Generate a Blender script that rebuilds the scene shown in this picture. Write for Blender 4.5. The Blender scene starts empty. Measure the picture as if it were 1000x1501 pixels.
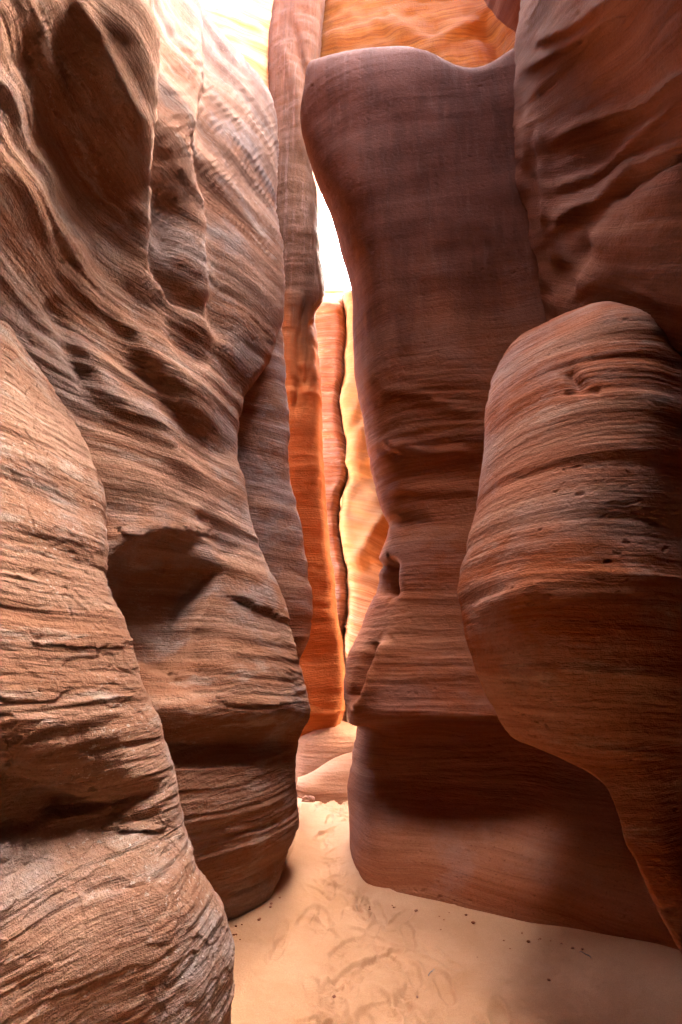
import bpy, math, random
import numpy as np

# ------------------------------------------------------------------ camera, sky, sun, exposure
C = bpy.context.scene
CAMZ, PITCH, FPX = 1.5, math.radians(19.0), 667.0
cam_d = bpy.data.cameras.new('camera'); cam = bpy.data.objects.new('camera', cam_d)
C.collection.objects.link(cam); C.camera = cam
cam.location = (0, 0, CAMZ); cam.rotation_euler = (math.pi/2 + PITCH, 0, 0)
cam_d.sensor_fit = 'VERTICAL'; cam_d.sensor_height = 36.0; cam_d.lens = 36.0*FPX/1501.0
cam_d.clip_start = 0.02; cam_d.clip_end = 2000

SUN_DIR = np.array([0.38, 0.30, 0.87]); SUN_DIR /= np.linalg.norm(SUN_DIR)   # towards the sun
sun_el = math.asin(SUN_DIR[2]); sun_az = math.atan2(SUN_DIR[0], SUN_DIR[1])
W = bpy.data.worlds.new('World'); C.world = W; W.use_nodes = True
wn = W.node_tree.nodes; wl = W.node_tree.links
sky = wn.new('ShaderNodeTexSky'); sky.sky_type = 'NISHITA'; sky.sun_disc = False
sky.sun_elevation = sun_el; sky.sun_rotation = sun_az; sky.dust_density = 7.0; sky.air_density = 0.7; sky.ozone_density = 0.2
wl.new(sky.outputs[0], wn['Background'].inputs[0]); wn['Background'].inputs[1].default_value = 0.15
sun_d = bpy.data.lights.new('sun', 'SUN'); sun_d.energy = 2.0; sun_d.angle = math.radians(0.5); sun_d.color = (1.0, 0.93, 0.82)
sun = bpy.data.objects.new('sun', sun_d); C.collection.objects.link(sun)
from mathutils import Vector
sun.rotation_euler = Vector(SUN_DIR).to_track_quat('Z', 'Y').to_euler()
C.view_settings.view_transform = 'Standard'; C.view_settings.look = 'None'
C.view_settings.gamma = 1.0; C.view_settings.use_curve_mapping = False
C.view_settings.exposure = 6.68
C.render.engine = 'CYCLES'
C.cycles.max_bounces = 12; C.cycles.diffuse_bounces = 3; C.cycles.use_denoising = True
C.cycles.caustics_reflective = False; C.cycles.caustics_refractive = False
C.cycles.sample_clamp_indirect = 12

Q = 1.0           # mesh density
rnd = random.Random(7)

# ------------------------------------------------------------------ helpers
def ray(px, py):
    x = (px-500.0)/FPX; v = (750.5-py)/FPX
    return np.array([x, math.cos(PITCH)-v*math.sin(PITCH), math.sin(PITCH)+v*math.cos(PITCH)])
def P(px, py, Y):                      # point seen at photograph pixel px,py standing Y metres ahead
    d = ray(px, py); return np.array([0, 0, CAMZ]) + d*(Y/d[1])
def project(p):                        # world points -> photograph pixels
    q = p - np.array([0, 0, CAMZ]); cp, sp = math.cos(PITCH), math.sin(PITCH)
    f = q[..., 1]*cp + q[..., 2]*sp; u = -q[..., 1]*sp + q[..., 2]*cp
    f = np.where(f < 0.05, 0.05, f)
    return np.stack([500+FPX*q[..., 0]/f, 750.5-FPX*u/f], -1)

_rs = np.random.RandomState(11)
_PERM = _rs.permutation(256).astype(np.int32); _PERM = np.concatenate([_PERM, _PERM, _PERM])
_G = _rs.normal(size=(256, 3)).astype(np.float32); _G /= np.linalg.norm(_G, axis=1)[:, None]
def noise(x, y, z):                    # gradient noise, about -0.7..0.7
    x = np.asarray(x, np.float32); y = np.asarray(y, np.float32); z = np.asarray(z, np.float32)
    xi = np.floor(x); yi = np.floor(y); zi = np.floor(z)
    fx, fy, fz = x-xi, y-yi, z-zi
    xi = xi.astype(np.int32) & 255; yi = yi.astype(np.int32) & 255; zi = zi.astype(np.int32) & 255
    u = fx*fx*fx*(fx*(fx*6-15)+10); v = fy*fy*fy*(fy*(fy*6-15)+10); w = fz*fz*fz*(fz*(fz*6-15)+10)
    out = 0
    for dx in (0, 1):
        a = _PERM[xi+dx]; wx = u if dx else 1-u
        for dy in (0, 1):
            b = _PERM[a+((yi+dy) & 255)]; wxy = wx*(v if dy else 1-v)
            for dz in (0, 1):
                g = _G[_PERM[b+((zi+dz) & 255)]]
                out = out + wxy*(w if dz else 1-w)*(g[..., 0]*(fx-dx)+g[..., 1]*(fy-dy)+g[..., 2]*(fz-dz))
    return out
def smooth(a, b, t):
    t = np.clip((t-a)/(b-a), 0, 1); return t*t*(3-2*t)

def hermite(ctrl, counts):             # ctrl (n, m, 3) interpolated along axis 0, counts[i] samples in span i
    n = len(ctrl)
    d = np.linalg.norm(np.diff(ctrl, axis=0), axis=2).mean(1) + 1e-4
    t = np.concatenate([[0], np.cumsum(d)])
    tan = np.zeros_like(ctrl)
    for i in range(n):
        if i == 0: tan[i] = (ctrl[1]-ctrl[0])/d[0]
        elif i == n-1: tan[i] = (ctrl[-1]-ctrl[-2])/d[-1]
        else:
            a, b = (ctrl[i]-ctrl[i-1])/d[i-1], (ctrl[i+1]-ctrl[i])/d[i]
            tan[i] = (a*d[i]+b*d[i-1])/(d[i]+d[i-1])
    out = []
    for i in range(n-1):
        s = np.arange(counts[i])/counts[i]
        if i == n-2: s = np.append(s, 1.0)
        s = s[:, None, None]; h = d[i]
        out.append((2*s**3-3*s**2+1)*ctrl[i] + (s**3-2*s**2+s)*h*tan[i] + (-2*s**3+3*s**2)*ctrl[i+1] + (s**3-s**2)*h*tan[i+1])
    return np.concatenate(out, 0)

def grid_normals(p):
    du = np.gradient(p, axis=1); dv = np.gradient(p, axis=0)
    n = np.cross(du, dv); l = np.linalg.norm(n, axis=2, keepdims=True); return n/np.maximum(l, 1e-9)

def seg_field(pix, pts):               # signed distance to a polyline in the picture, and 0..1 along it
    best = np.full(pix.shape[:-1], 1e9, np.float32); sgn = np.ones_like(best); along = np.zeros_like(best)
    pts = np.array(pts, float); L = np.linalg.norm(np.diff(pts, axis=0), axis=1); T = L.sum(); acc = 0
    for i in range(len(pts)-1):
        a, b = pts[i], pts[i+1]; ab = b-a
        q = pix-a; t = np.clip((q@ab)/(ab@ab), 0, 1)
        r = q-t[..., None]*ab; dd = np.hypot(r[..., 0], r[..., 1])
        s = np.sign(ab[0]*q[..., 1]-ab[1]*q[..., 0])
        m = dd < best
        best = np.where(m, dd, best); sgn = np.where(m, s, sgn); along = np.where(m, (acc+t*L[i])/T, along); acc += L[i]
    return best*sgn, along

def link_mesh(name, verts, faces, mat, parent=None):
    me = bpy.data.meshes.new(name); nv, nf = len(verts), len(faces)
    me.vertices.add(nv); me.vertices.foreach_set('co', np.asarray(verts, np.float32).ravel())
    k = faces.shape[1]
    me.loops.add(nf*k); me.loops.foreach_set('vertex_index', faces.astype(np.int32).ravel())
    me.polygons.add(nf); me.polygons.foreach_set('loop_start', np.arange(0, nf*k, k, dtype=np.int32))
    me.polygons.foreach_set('use_smooth', np.ones(nf, bool))
    me.update(calc_edges=True); me.validate()
    me.materials.append(mat)
    o = bpy.data.objects.new(name, me); C.collection.objects.link(o)
    if parent: o.parent = parent
    return o
def grid_faces(nv, nu, flip=False):
    i = np.arange(nv*nu).reshape(nv, nu)
    f = np.stack([i[:-1, :-1], i[:-1, 1:], i[1:, 1:], i[1:, :-1]], -1).reshape(-1, 4)
    return f[:, ::-1] if flip else f
def tag(o, label, cat, group=None, kind='thing'):
    o['label'] = label; o['category'] = cat; o['kind'] = kind
    if group: o['group'] = group
    return o

def strata(p, amp=1.0, fine=1.0, warp=0.12, dip=(0.0, 0.0), seed=0.0, flake=0.0, sharp=0.6, lump=1.0, fade=None, long=1.0, foot=False):
    x, y, z = p[..., 0], p[..., 1], p[..., 2]
    s = z + dip[0]*x + dip[1]*y + warp*noise(x*0.7+seed, y*0.7, z*0.7) + 0.25*warp*noise(x*2.3, y*2.3+seed, z*2.3)
    d = 0.055*lump*noise(x*0.9+seed, y*0.9, z*1.1) + 0.03*lump*noise(x*2.1, y*2.1+seed, z*2.6)
    x, y = x*long, y*long
    if fade: f_ = 1-(1-fade[2])*smooth(fade[0], fade[1], z); amp, fine = amp*f_, fine*f_
    if foot: f_ = 0.12+0.88*smooth(0.05, 0.45, z); amp, fine = amp*f_, fine*f_
    a = noise(x*0.35+seed, y*0.35, s*2.3); d = d + amp*0.040*(sharp*(0.35-np.abs(a))*1.6 + (1-sharp)*a)
    b = noise(x*0.5, y*0.5+seed, s*6.1);   d = d + amp*0.020*(sharp*(0.35-np.abs(b))*1.6 + (1-sharp)*b)
    mod = smooth(-0.25, 0.3, noise(x*0.8, y*0.8, z*1.3+seed))
    c = noise(x*0.9, y*0.9+seed, s*15.0);  d = d + amp*0.011*c*(0.4+mod)
    e = noise(x*1.7+seed, y*1.7, s*38.0);  d = d + fine*0.0048*e*(0.4+mod)
    g = noise(x*4.0+seed, y*4.0, s*75.0);  d = d + fine*0.0022*g
    h = noise(x*14, y*14, z*22+seed);      d = d + fine*0.0028*h*(0.3+mod)
    if flake:
        k = noise(x*2.2+seed, y*2.2, s*4.5)+0.35*noise(x*7, y*7+seed, s*13)
        for lv in (-0.22, 0.0, 0.2):
            d = d + flake*0.010*smooth(lv-0.012, lv+0.012, k)
        d = d + flake*0.0030*np.abs(noise(x*21, y*21, z*40+seed))
    return d

def build_wall(name, label, cat, rows, mat, strokes=(), zprof=None, nu=300, nv=400, st=None, parent=None, group=None, pits=0, kind='thing', base=None, ext=None, ext_end=True, low=0, skirt=False, parts=None):
    ctrl = []
    for r in rows:
        py, pts = r; line = []
        for q in pts:
            if q[0] == 'w': line.append(np.array(q[1:], float))
            else: line.append(P(q[0], q[2] if len(q) > 2 else py, q[1]))
        if ext:                        # the wall carries on behind the camera
            zz = line[-1 if ext_end else 0][2]
            if len(ctrl) == 0 and low == 0 or len(ctrl) == len(rows)-1 and low == -1: zz = -0.5
            k = float(smooth(5.5, 8.5, zz)) if zz > 0 else 0.0       # unseen overhead it leans across and closes, shaped to keep light out
            more = [np.array([ex+((-1.5 if ext_end else 0.6)-ex)*k, ey, zz]) for ex, ey in ext]
            line = line + more if ext_end else more[::-1] + line
        ctrl.append(line)
    ctrl = np.array(ctrl)
    if skirt:
        foot = ctrl[0].copy(); foot[:, 2] = -0.6; ctrl = np.concatenate([foot[None], ctrl])
    def spans(c, n):                   # vertices go where the picture is
        pj = project(c); pj[..., 0] = np.clip(pj[..., 0], -60, 1060); pj[..., 1] = np.clip(pj[..., 1], -60, 1560)
        l = np.linalg.norm(np.diff(pj, axis=0), axis=2).mean(1) + 14
        return np.maximum(3, np.round(l/l.sum()*n)).astype(int)
    cv = spans(ctrl, nv*Q); cu = spans(ctrl.transpose(1, 0, 2), nu*Q)
    g = hermite(ctrl, cv); g = hermite(g.transpose(1, 0, 2), cu).transpose(1, 0, 2)
    n = grid_normals(g)
    mid = g[g.shape[0]//2, g.shape[1]//2]
    pix0 = project(g)
    vis = (pix0[..., 0] > 0) & (pix0[..., 0] < 1000) & (pix0[..., 1] > 0) & (pix0[..., 1] < 1501)
    toc = (np.array([0, 0, CAMZ])-g); facing = (n*toc).sum(-1)
    flip = np.sum(np.sign(facing[vis])) < 0 if vis.any() else False
    if flip: n = -n
    d = np.zeros(g.shape[:2])
    pix = pix0
    wob = np.stack([noise(pix[..., 0]*.012, pix[..., 1]*.012, pix[..., 0]*0+3.3), noise(pix[..., 0]*.012, pix[..., 1]*.012, pix[..., 0]*0+9.1)], -1)*16
    wob += np.stack([noise(pix[..., 0]*.04, pix[..., 1]*.04, pix[..., 0]*0+5.3), noise(pix[..., 0]*.04, pix[..., 1]*.04, pix[..., 0]*0+1.1)], -1)*5
    for pts, w1, w2, A in strokes:     # sculpting strokes: w1 / w2 widths to the right / left of the travel direction
        sd, al = seg_field(pix+wob, pts)
        w = np.where(sd > 0, w1, w2)
        taper = smooth(-0.02, 0.16, al)*smooth(1.02, 0.84, al) if len(pts) > 2 else 1.0
        end = np.exp(-(sd/w)**2)*(0.15+0.85*taper)
        d = d + A*end
    if zprof is not None:
        dp = (st or {}).get('dip', (0, 0)); zz = g[..., 2] + dp[0]*g[..., 0] + dp[1]*g[..., 1] + 0.12*noise(g[..., 0]*.7, g[..., 1]*.7, g[..., 2]*.7)
        d = d + np.interp(zz, [a for a, b in zprof], [b for a, b in zprof])*(0.7+0.9*noise(g[..., 0]*1.3, g[..., 1]*1.3, zz*2.0))
    g1 = g + n*d[..., None]
    if zprof is not None or strokes:
        n = grid_normals(g1); n = -n if flip else n
    st = dict(st or {})
    sd_ = strata(g1, **st); sd_ = sd_ - (sd_[vis].mean() if vis.any() else sd_.mean())
    g2 = g1 + n*sd_[..., None]
    if pits:
        rs = np.random.RandomState(pits); x, y, z = g1[..., 0], g1[..., 1], g1[..., 2]
        k = noise(x*15, y*15, z*34); m = smooth(0.33, 0.5, k)*smooth(0.0, 0.25, noise(x*1.1, y*1.1+4, z*1.3))
        k2 = noise(x*30+4, y*30, z*46); m2 = smooth(0.34, 0.5, k2)*smooth(-0.1, 0.2, noise(x*1.4+8, y*1.4, z*2.7))
        g2 = g2 - n*(0.008*m+0.006*m2)[..., None]
    nv_, nu_ = g2.shape[:2]
    if base is None:
        base = np.array([g2[..., 0].mean(), g2[..., 1].mean(), 0.0])
    if parts:                          # the thing is an Empty at its foot; its parts are stretches of one continuous face
        o = bpy.data.objects.new(name, None); C.collection.objects.link(o)
        gn = grid_normals(g2); gn = -gn if flip else gn
        edge = np.concatenate([[0], np.cumsum(cv)]); cuts = [0]+[int(edge[k+(1 if skirt else 0)]) for _, k in parts[1:]]+[nv_-1]
        for (pn, _), a, b in zip(parts, cuts[:-1], cuts[1:]):
            sl = slice(a, b+1); w = link_mesh(pn, (g2[sl]-base).reshape(-1, 3), grid_faces(b+1-a, nu_, flip), mat, o)
            w.data.normals_split_custom_set_from_vertices(gn[sl].reshape(-1, 3).tolist())
    else:
        o = link_mesh(name, (g2-base).reshape(-1, 3), grid_faces(nv_, nu_, flip), mat, parent)
    o.location = base if parent is None else (0, 0, 0)
    if parent is None: tag(o, label, cat, group, kind)
    nn = grid_normals(g2); GRID[o.name] = (g2, -nn if flip else nn, base, flip, mat)
    return o
GRID = {}
def flake(o, cx, cy, rx, ry, thick, seed, name='flake', label=None):   # a loose shell of rock peeling off a wall, shaped on the wall's own surface
    g, n, base, flip, mat = GRID[o.name]
    pix = project(g); u = (pix[..., 0]-cx)/rx; v = (pix[..., 1]-cy)/ry
    iy, ix = np.where((np.abs(u) < 1.6) & (np.abs(v) < 1.6) & (g[..., 1] > 0.3))
    sl = (slice(iy.min(), iy.max()+1), slice(ix.min(), ix.max()+1))
    u, v, p, q = u[sl], v[sl], g[sl], n[sl]
    r = np.hypot(u, v) + 0.55*noise(u*1.7+seed, v*1.7, u*0+seed) + 0.22*noise(u*5, v*5+seed, u*0+2)
    h = thick*(smooth(1.0, 0.93, r)*(1.0-0.45*smooth(0.3, -1.0, v)) - 0.35)
    m = r < 1.12; grow = np.zeros_like(m); grow.flat[np.argmin(np.where(m, r, 9))] = True
    while True:                        # one connected piece only
        e = grow.copy(); e[1:] |= grow[:-1]; e[:-1] |= grow[1:]; e[:, 1:] |= grow[:, :-1]; e[:, :-1] |= grow[:, 1:]; e &= m
        if (e == grow).all(): break
        grow = e
    m = grow
    m[1:-1, 1:-1] &= (m[:-2, 1:-1] | m[2:, 1:-1])
    f = grid_faces(*m.shape, flip); keep = m.ravel()[f].all(1); f = f[keep]
    used = np.unique(f); mp = np.full(m.size, -1); mp[used] = np.arange(len(used))
    vv = (p+q*h[..., None]-base).reshape(-1, 3)[used]
    w = link_mesh(name, vv, mp[f], mat, o)
    if label: w['label'] = label
    return w

# ------------------------------------------------------------------ materials
ALBEDO = 0.64
def mat_rock(name, light=(0.50, 0.285, 0.185), dark=(0.30, 0.125, 0.065), deep=(0.20, 0.075, 0.04), patina_or_lit=0.0, pale=0.0,
             streak=0.0, dip=(0.0, 0.0), bump=1.0, seed=0.0, fleck=0.0, band=0.5, rough=0.9, up0=5.2, varn_shade=(0.135, 0.043, 0.022), lam=0.4, gain=1.0):
    light, dark, deep = [(c[0]*1.12, c[1]*0.85, c[2]*0.62) for c in (light, dark, deep)]
    m = bpy.data.materials.new(name); m.use_nodes = True
    T = m.node_tree; N = T.nodes; L = T.links; bs = N['Principled BSDF']
    bs.inputs['Roughness'].default_value = rough; bs.inputs['Specular IOR Level'].default_value = 0.04
    geo = N.new('ShaderNodeNewGeometry')
    def comb(sx, sy, sz, off=0.0):     # stretched coordinates that follow the beds
        v = N.new('ShaderNodeVectorMath'); v.operation = 'MULTIPLY'; L.new(vec, v.inputs[0]); v.inputs[1].default_value = (sx, sy, sz)
        a = N.new('ShaderNodeVectorMath'); a.operation = 'ADD'; L.new(v.outputs[0], a.inputs[0]); a.inputs[1].default_value = (off+seed, seed*1.7, off*.3)
        return a.outputs[0]
    def nz(v, detail=3.0, rg=0.55, scale=1.0):
        n = N.new('ShaderNodeTexNoise'); n.inputs['Scale'].default_value = scale; n.inputs['Detail'].default_value = detail
        n.inputs['Roughness'].default_value = rg; L.new(v, n.inputs['Vector']); return n.outputs[0]
    def math_(op, a, b=None, c=None):
        n = N.new('ShaderNodeMath'); n.operation = op
        for i, q in enumerate((a, b, c)):
            if q is None: continue
            if isinstance(q, (int, float)): n.inputs[i].default_value = q
            else: L.new(q, n.inputs[i])
        return n.outputs[0]
    def rng(v, a, b, c=0.0, d=1.0):
        n = N.new('ShaderNodeMapRange'); n.interpolation_type = 'SMOOTHSTEP'
        L.new(v, n.inputs[0]); n.inputs[1].default_value = a; n.inputs[2].default_value = b; n.inputs[3].default_value = c; n.inputs[4].default_value = d
        return n.outputs[0]
    def mix(f, a, b, mode='MIX'):
        n = N.new('ShaderNodeMix'); n.data_type = 'RGBA'; n.blend_type = mode
        if isinstance(f, (int, float)): n.inputs[0].default_value = f
        else: L.new(f, n.inputs[0])
        for i, q in ((6, a), (7, b)):
            if isinstance(q, tuple): n.inputs[i].default_value = (*q, 1)
            else: L.new(q, n.inputs[i])
        return n.outputs[2]
    vec = geo.outputs['Position']
    # warp the beds a little and dip them
    w = nz(comb(0.6, 0.6, 0.6), 2)
    sep = N.new('ShaderNodeSeparateXYZ'); L.new(vec, sep.inputs[0])
    zz = math_('ADD', sep.outputs[2], math_('MULTIPLY', math_('SUBTRACT', w, 0.5), 0.34))
    if dip[0]: zz = math_('ADD', zz, math_('MULTIPLY', sep.outputs[0], dip[0]))
    if dip[1]: zz = math_('ADD', zz, math_('MULTIPLY', sep.outputs[1], dip[1]))
    cx = N.new('ShaderNodeCombineXYZ'); L.new(sep.outputs[0], cx.inputs[0]); L.new(sep.outputs[1], cx.inputs[1]); L.new(zz, cx.inputs[2])
    world = vec; vec = cx.outputs[0]
    b1 = nz(comb(0.25, 0.25, 3.2), 3, 0.6); b2 = nz(comb(0.5, 0.5, 16.0, 3.0), 4, 0.65); b3 = nz(comb(1.2, 1.2, 60.0, 5.0), 3, 0.6)
    t1 = rng(b1, 0.36, 0.66); t2 = rng(b2, 0.35, 0.66); t3 = rng(b3, 0.36, 0.66)
    col = mix(t1, dark, light)
    col = mix(math_('MULTIPLY', t2, band), col, deep)
    col = mix(math_('MULTIPLY', t3, 0.30*band+0.08), col, tuple(min(1, q*1.18) for q in light))
    la = rng(nz(comb(0.7, 0.7, 95.0, 15.0), 3, 0.6), 0.54, 0.66)
    lm = rng(nz(comb(0.9, 0.9, 3.0, 17.0), 3, 0.6), 0.36, 0.6)
    col = mix(math_('MULTIPLY', math_('MULTIPLY', la, lm), lam), col, tuple(q*0.6 for q in dark))
    vec = world
    blot = rng(nz(comb(1.5, 1.5, 1.8, 9.0), 5, 0.62), 0.40, 0.68)
    col = mix(math_('MULTIPLY', blot, 0.30), col, tuple(q*0.72 for q in dark))
    if patina_or_lit:
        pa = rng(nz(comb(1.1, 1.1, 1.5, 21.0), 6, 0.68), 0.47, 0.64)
        col = mix(math_('MULTIPLY', pa, patina_or_lit), col, (0.36, 0.31, 0.285))
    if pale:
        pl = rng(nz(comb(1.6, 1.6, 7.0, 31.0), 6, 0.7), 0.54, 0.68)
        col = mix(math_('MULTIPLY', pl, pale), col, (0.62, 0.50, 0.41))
    if streak:                         # desert varnish run down from above; on some walls painted shade near the top
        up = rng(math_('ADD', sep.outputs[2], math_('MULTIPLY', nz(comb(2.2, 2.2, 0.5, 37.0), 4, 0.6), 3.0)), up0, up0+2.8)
        col = mix(math_('MULTIPLY', up, min(1, 0.5+0.75*streak)), col, varn_shade)
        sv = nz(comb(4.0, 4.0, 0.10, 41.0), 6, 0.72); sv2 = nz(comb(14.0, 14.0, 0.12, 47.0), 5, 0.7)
        col = mix(math_('MULTIPLY', rng(sv, 0.42, 0.62), math_('MULTIPLY', up, streak)), col, tuple(q*0.66 for q in varn_shade))
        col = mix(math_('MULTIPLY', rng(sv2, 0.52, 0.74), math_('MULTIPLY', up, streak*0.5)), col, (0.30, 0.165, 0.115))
    gr = nz(comb(95, 95, 120), 3, 0.7)
    col = mix(rng(gr, 0.30, 0.72, 0.0, 0.45), col, mix(1.0, col, (1.45, 1.42, 1.4), 'MULTIPLY'))
    sp = rng(nz(comb(48, 48, 75, 61.0), 3, 0.65), 0.60, 0.70)
    col = mix(math_('MULTIPLY', sp, 0.45), col, tuple(q*0.45 for q in dark))
    if fleck:
        fl = rng(nz(comb(34, 34, 60, 51.0), 4, 0.7), 0.585, 0.67)
        fm = rng(nz(comb(1.3, 1.3, 2.2, 57.0), 3, 0.6), 0.42, 0.62)
        col = mix(math_('MULTIPLY', math_('MULTIPLY', fl, fm), fleck), col, (0.74, 0.64, 0.55))
    kk = ALBEDO*gain
    col = mix(1.0, col, (kk, kk, kk), 'MULTIPLY')
    L.new(col, bs.inputs['Base Color'])
    # relief too fine for the mesh
    vec = cx.outputs[0]
    f1 = nz(comb(2.0, 2.0, 46.0, 2.0), 5, 0.66)
    vec = world
    f2 = nz(comb(26, 26, 40, 7.0), 5, 0.66); f3 = nz(comb(130, 130, 160, 8.0), 3, 0.6)
    if streak: f1 = math_('MULTIPLY', math_('SUBTRACT', f1, 0.5), math_('SUBTRACT', 1.0, math_('MULTIPLY', up, 0.85)))
    hgt = math_('ADD', math_('MULTIPLY', f1, 0.60), math_('ADD', math_('MULTIPLY', f2, 0.55), math_('MULTIPLY', f3, 0.20)))
    bp = N.new('ShaderNodeBump'); bp.inputs['Strength'].default_value = min(1.0, 0.75*bump); bp.inputs['Distance'].default_value = 0.021*bump
    L.new(hgt, bp.inputs['Height']); L.new(bp.outputs[0], bs.inputs['Normal'])
    return m

def mat_sand():
    m = bpy.data.materials.new('sand'); m.use_nodes = True
    T = m.node_tree; N = T.nodes; L = T.links; bs = N['Principled BSDF']
    bs.inputs['Roughness'].default_value = 0.95; bs.inputs['Specular IOR Level'].default_value = 0.15
    geo = N.new('ShaderNodeNewGeometry')
    def nz(s, d, r):
        n = N.new('ShaderNodeTexNoise'); n.inputs['Scale'].default_value = s; n.inputs['Detail'].default_value = d; n.inputs['Roughness'].default_value = r
        L.new(geo.outputs['Position'], n.inputs['Vector']); return n.outputs[0]
    r = N.new('ShaderNodeValToRGB'); L.new(nz(2.2, 6, 0.62), r.inputs[0])
    r.color_ramp.elements[0].position = 0.32; r.color_ramp.elements[0].color = (0.36, 0.182, 0.088, 1)
    r.color_ramp.elements[1].position = 0.70; r.color_ramp.elements[1].color = (0.44, 0.245, 0.135, 1)
    r2 = N.new('ShaderNodeValToRGB'); L.new(nz(260, 2, 0.7), r2.inputs[0])
    r2.color_ramp.elements[0].position = 0.30; r2.color_ramp.elements[0].color = (0.74, 0.70, 0.66, 1)
    r2.color_ramp.elements[1].position = 0.62; r2.color_ramp.elements[1].color = (1.08, 1.08, 1.08, 1)
    mx = N.new('ShaderNodeMix'); mx.data_type = 'RGBA'; mx.blend_type = 'MULTIPLY'; mx.inputs[0].default_value = 0.8
    L.new(r.outputs[0], mx.inputs[6]); L.new(r2.outputs[0], mx.inputs[7]); L.new(mx.outputs[2], bs.inputs['Base Color'])
    ad = N.new('ShaderNodeMath'); ad.operation = 'ADD'; L.new(nz(38, 5, 0.65), ad.inputs[0])
    mu = N.new('ShaderNodeMath'); mu.operation = 'MULTIPLY'; L.new(nz(300, 2, 0.6), mu.inputs[0]); mu.inputs[1].default_value = 0.3; L.new(mu.outputs[0], ad.inputs[1])
    bp = N.new('ShaderNodeBump'); bp.inputs['Strength'].default_value = 0.6; bp.inputs['Distance'].default_value = 0.006
    L.new(ad.outputs[0], bp.inputs['Height']); L.new(bp.outputs[0], bs.inputs['Normal'])
    return m

M_near = mat_rock('near_sandstone', light=(0.43, 0.335, 0.31), dark=(0.31, 0.19, 0.145), deep=(0.17, 0.08, 0.05), patina_or_lit=0.7, pale=0.65, fleck=0.8, bump=1.3, seed=1.0, band=0.35)
M_left = mat_rock('left_sandstone', light=(0.44, 0.33, 0.295), dark=(0.31, 0.17, 0.115), deep=(0.17, 0.068, 0.036), patina_or_lit=0.5, pale=0.4, fleck=0.3, seed=4.0, bump=1.3, band=0.38, streak=0.55, up0=8.8, varn_shade=(0.12, 0.06, 0.042))  # upper tone darkened to hold down skylight on the overlit top
M_right = mat_rock('right_sandstone', light=(0.41, 0.265, 0.22), dark=(0.30, 0.105, 0.045), deep=(0.19, 0.052, 0.018), seed=8.0, bump=1.0, band=0.4, patina_or_lit=0.3, pale=0.3)  # grey and pale patches put the shoulder's skylit paleness into the colour
M_over = mat_rock('overhang_sandstone', light=(0.20, 0.092, 0.056), dark=(0.135, 0.046, 0.022), deep=(0.085, 0.025, 0.010), seed=9.0, bump=1.1, band=0.3, dip=(0.0, -1.2))  # base colour deepened to stand in for the overhang's shade
M_varn = mat_rock('varnished_sandstone', light=(0.37, 0.19, 0.125), dark=(0.27, 0.095, 0.044), deep=(0.19, 0.06, 0.028), seed=15.0, bump=0.9, streak=0.6, band=0.38, patina_or_lit=0.15, varn_shade=(0.165, 0.055, 0.030))
M_orange = mat_rock('orange_sandstone', light=(0.46, 0.195, 0.075), dark=(0.38, 0.135, 0.042), deep=(0.28, 0.085, 0.022), seed=18.0, bump=1.2, band=0.3, streak=0.65, up0=7.5, gain=1.25, varn_shade=(0.10, 0.038, 0.016))  # dark upper tone is shade of the high part, put into the colour
M_gold = mat_rock('golden_sandstone', light=(0.42, 0.34, 0.26), dark=(0.31, 0.165, 0.075), deep=(0.19, 0.075, 0.03), seed=22.0, bump=1.0, band=0.7, dip=(0.5, 0.0), gain=1.3, streak=0.15, up0=4.0, varn_shade=(0.36, 0.21, 0.085))
M_top = mat_rock('amber_sandstone', light=(0.22, 0.105, 0.022), dark=(0.17, 0.060, 0.006), deep=(0.08, 0.020, 0.003), seed=23.0, bump=1.2, band=0.7, gain=0.9)
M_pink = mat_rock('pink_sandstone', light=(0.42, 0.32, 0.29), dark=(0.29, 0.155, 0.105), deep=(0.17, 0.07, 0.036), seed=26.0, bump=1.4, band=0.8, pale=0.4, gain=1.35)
M_cliff = mat_rock('cliff_sandstone', light=(0.50, 0.37, 0.28), dark=(0.40, 0.18, 0.07), deep=(0.28, 0.09, 0.025), seed=24.0, bump=0.9, band=0.6, gain=1.5)  # raised gain paints the sunlit white-out into the rock
M_mound = mat_rock('mound_sandstone', light=(0.44, 0.31, 0.25), dark=(0.38, 0.23, 0.16), deep=(0.29, 0.15, 0.09), seed=28.0, bump=0.8, band=0.35)
M_sand = mat_sand()

# ------------------------------------------------------------------ left side
def back(px, Y, a=25, da=0.6, b=130, db=2.2):         # the hidden flank behind a left-hand edge
    return [(px-a, Y+da), (px-b, Y+db)]
def lrow(py, *pts):                                     # a row of a left wall: visible points, then its hidden flank
    return (py, list(pts)+back(*pts[-1][:2]))

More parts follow.
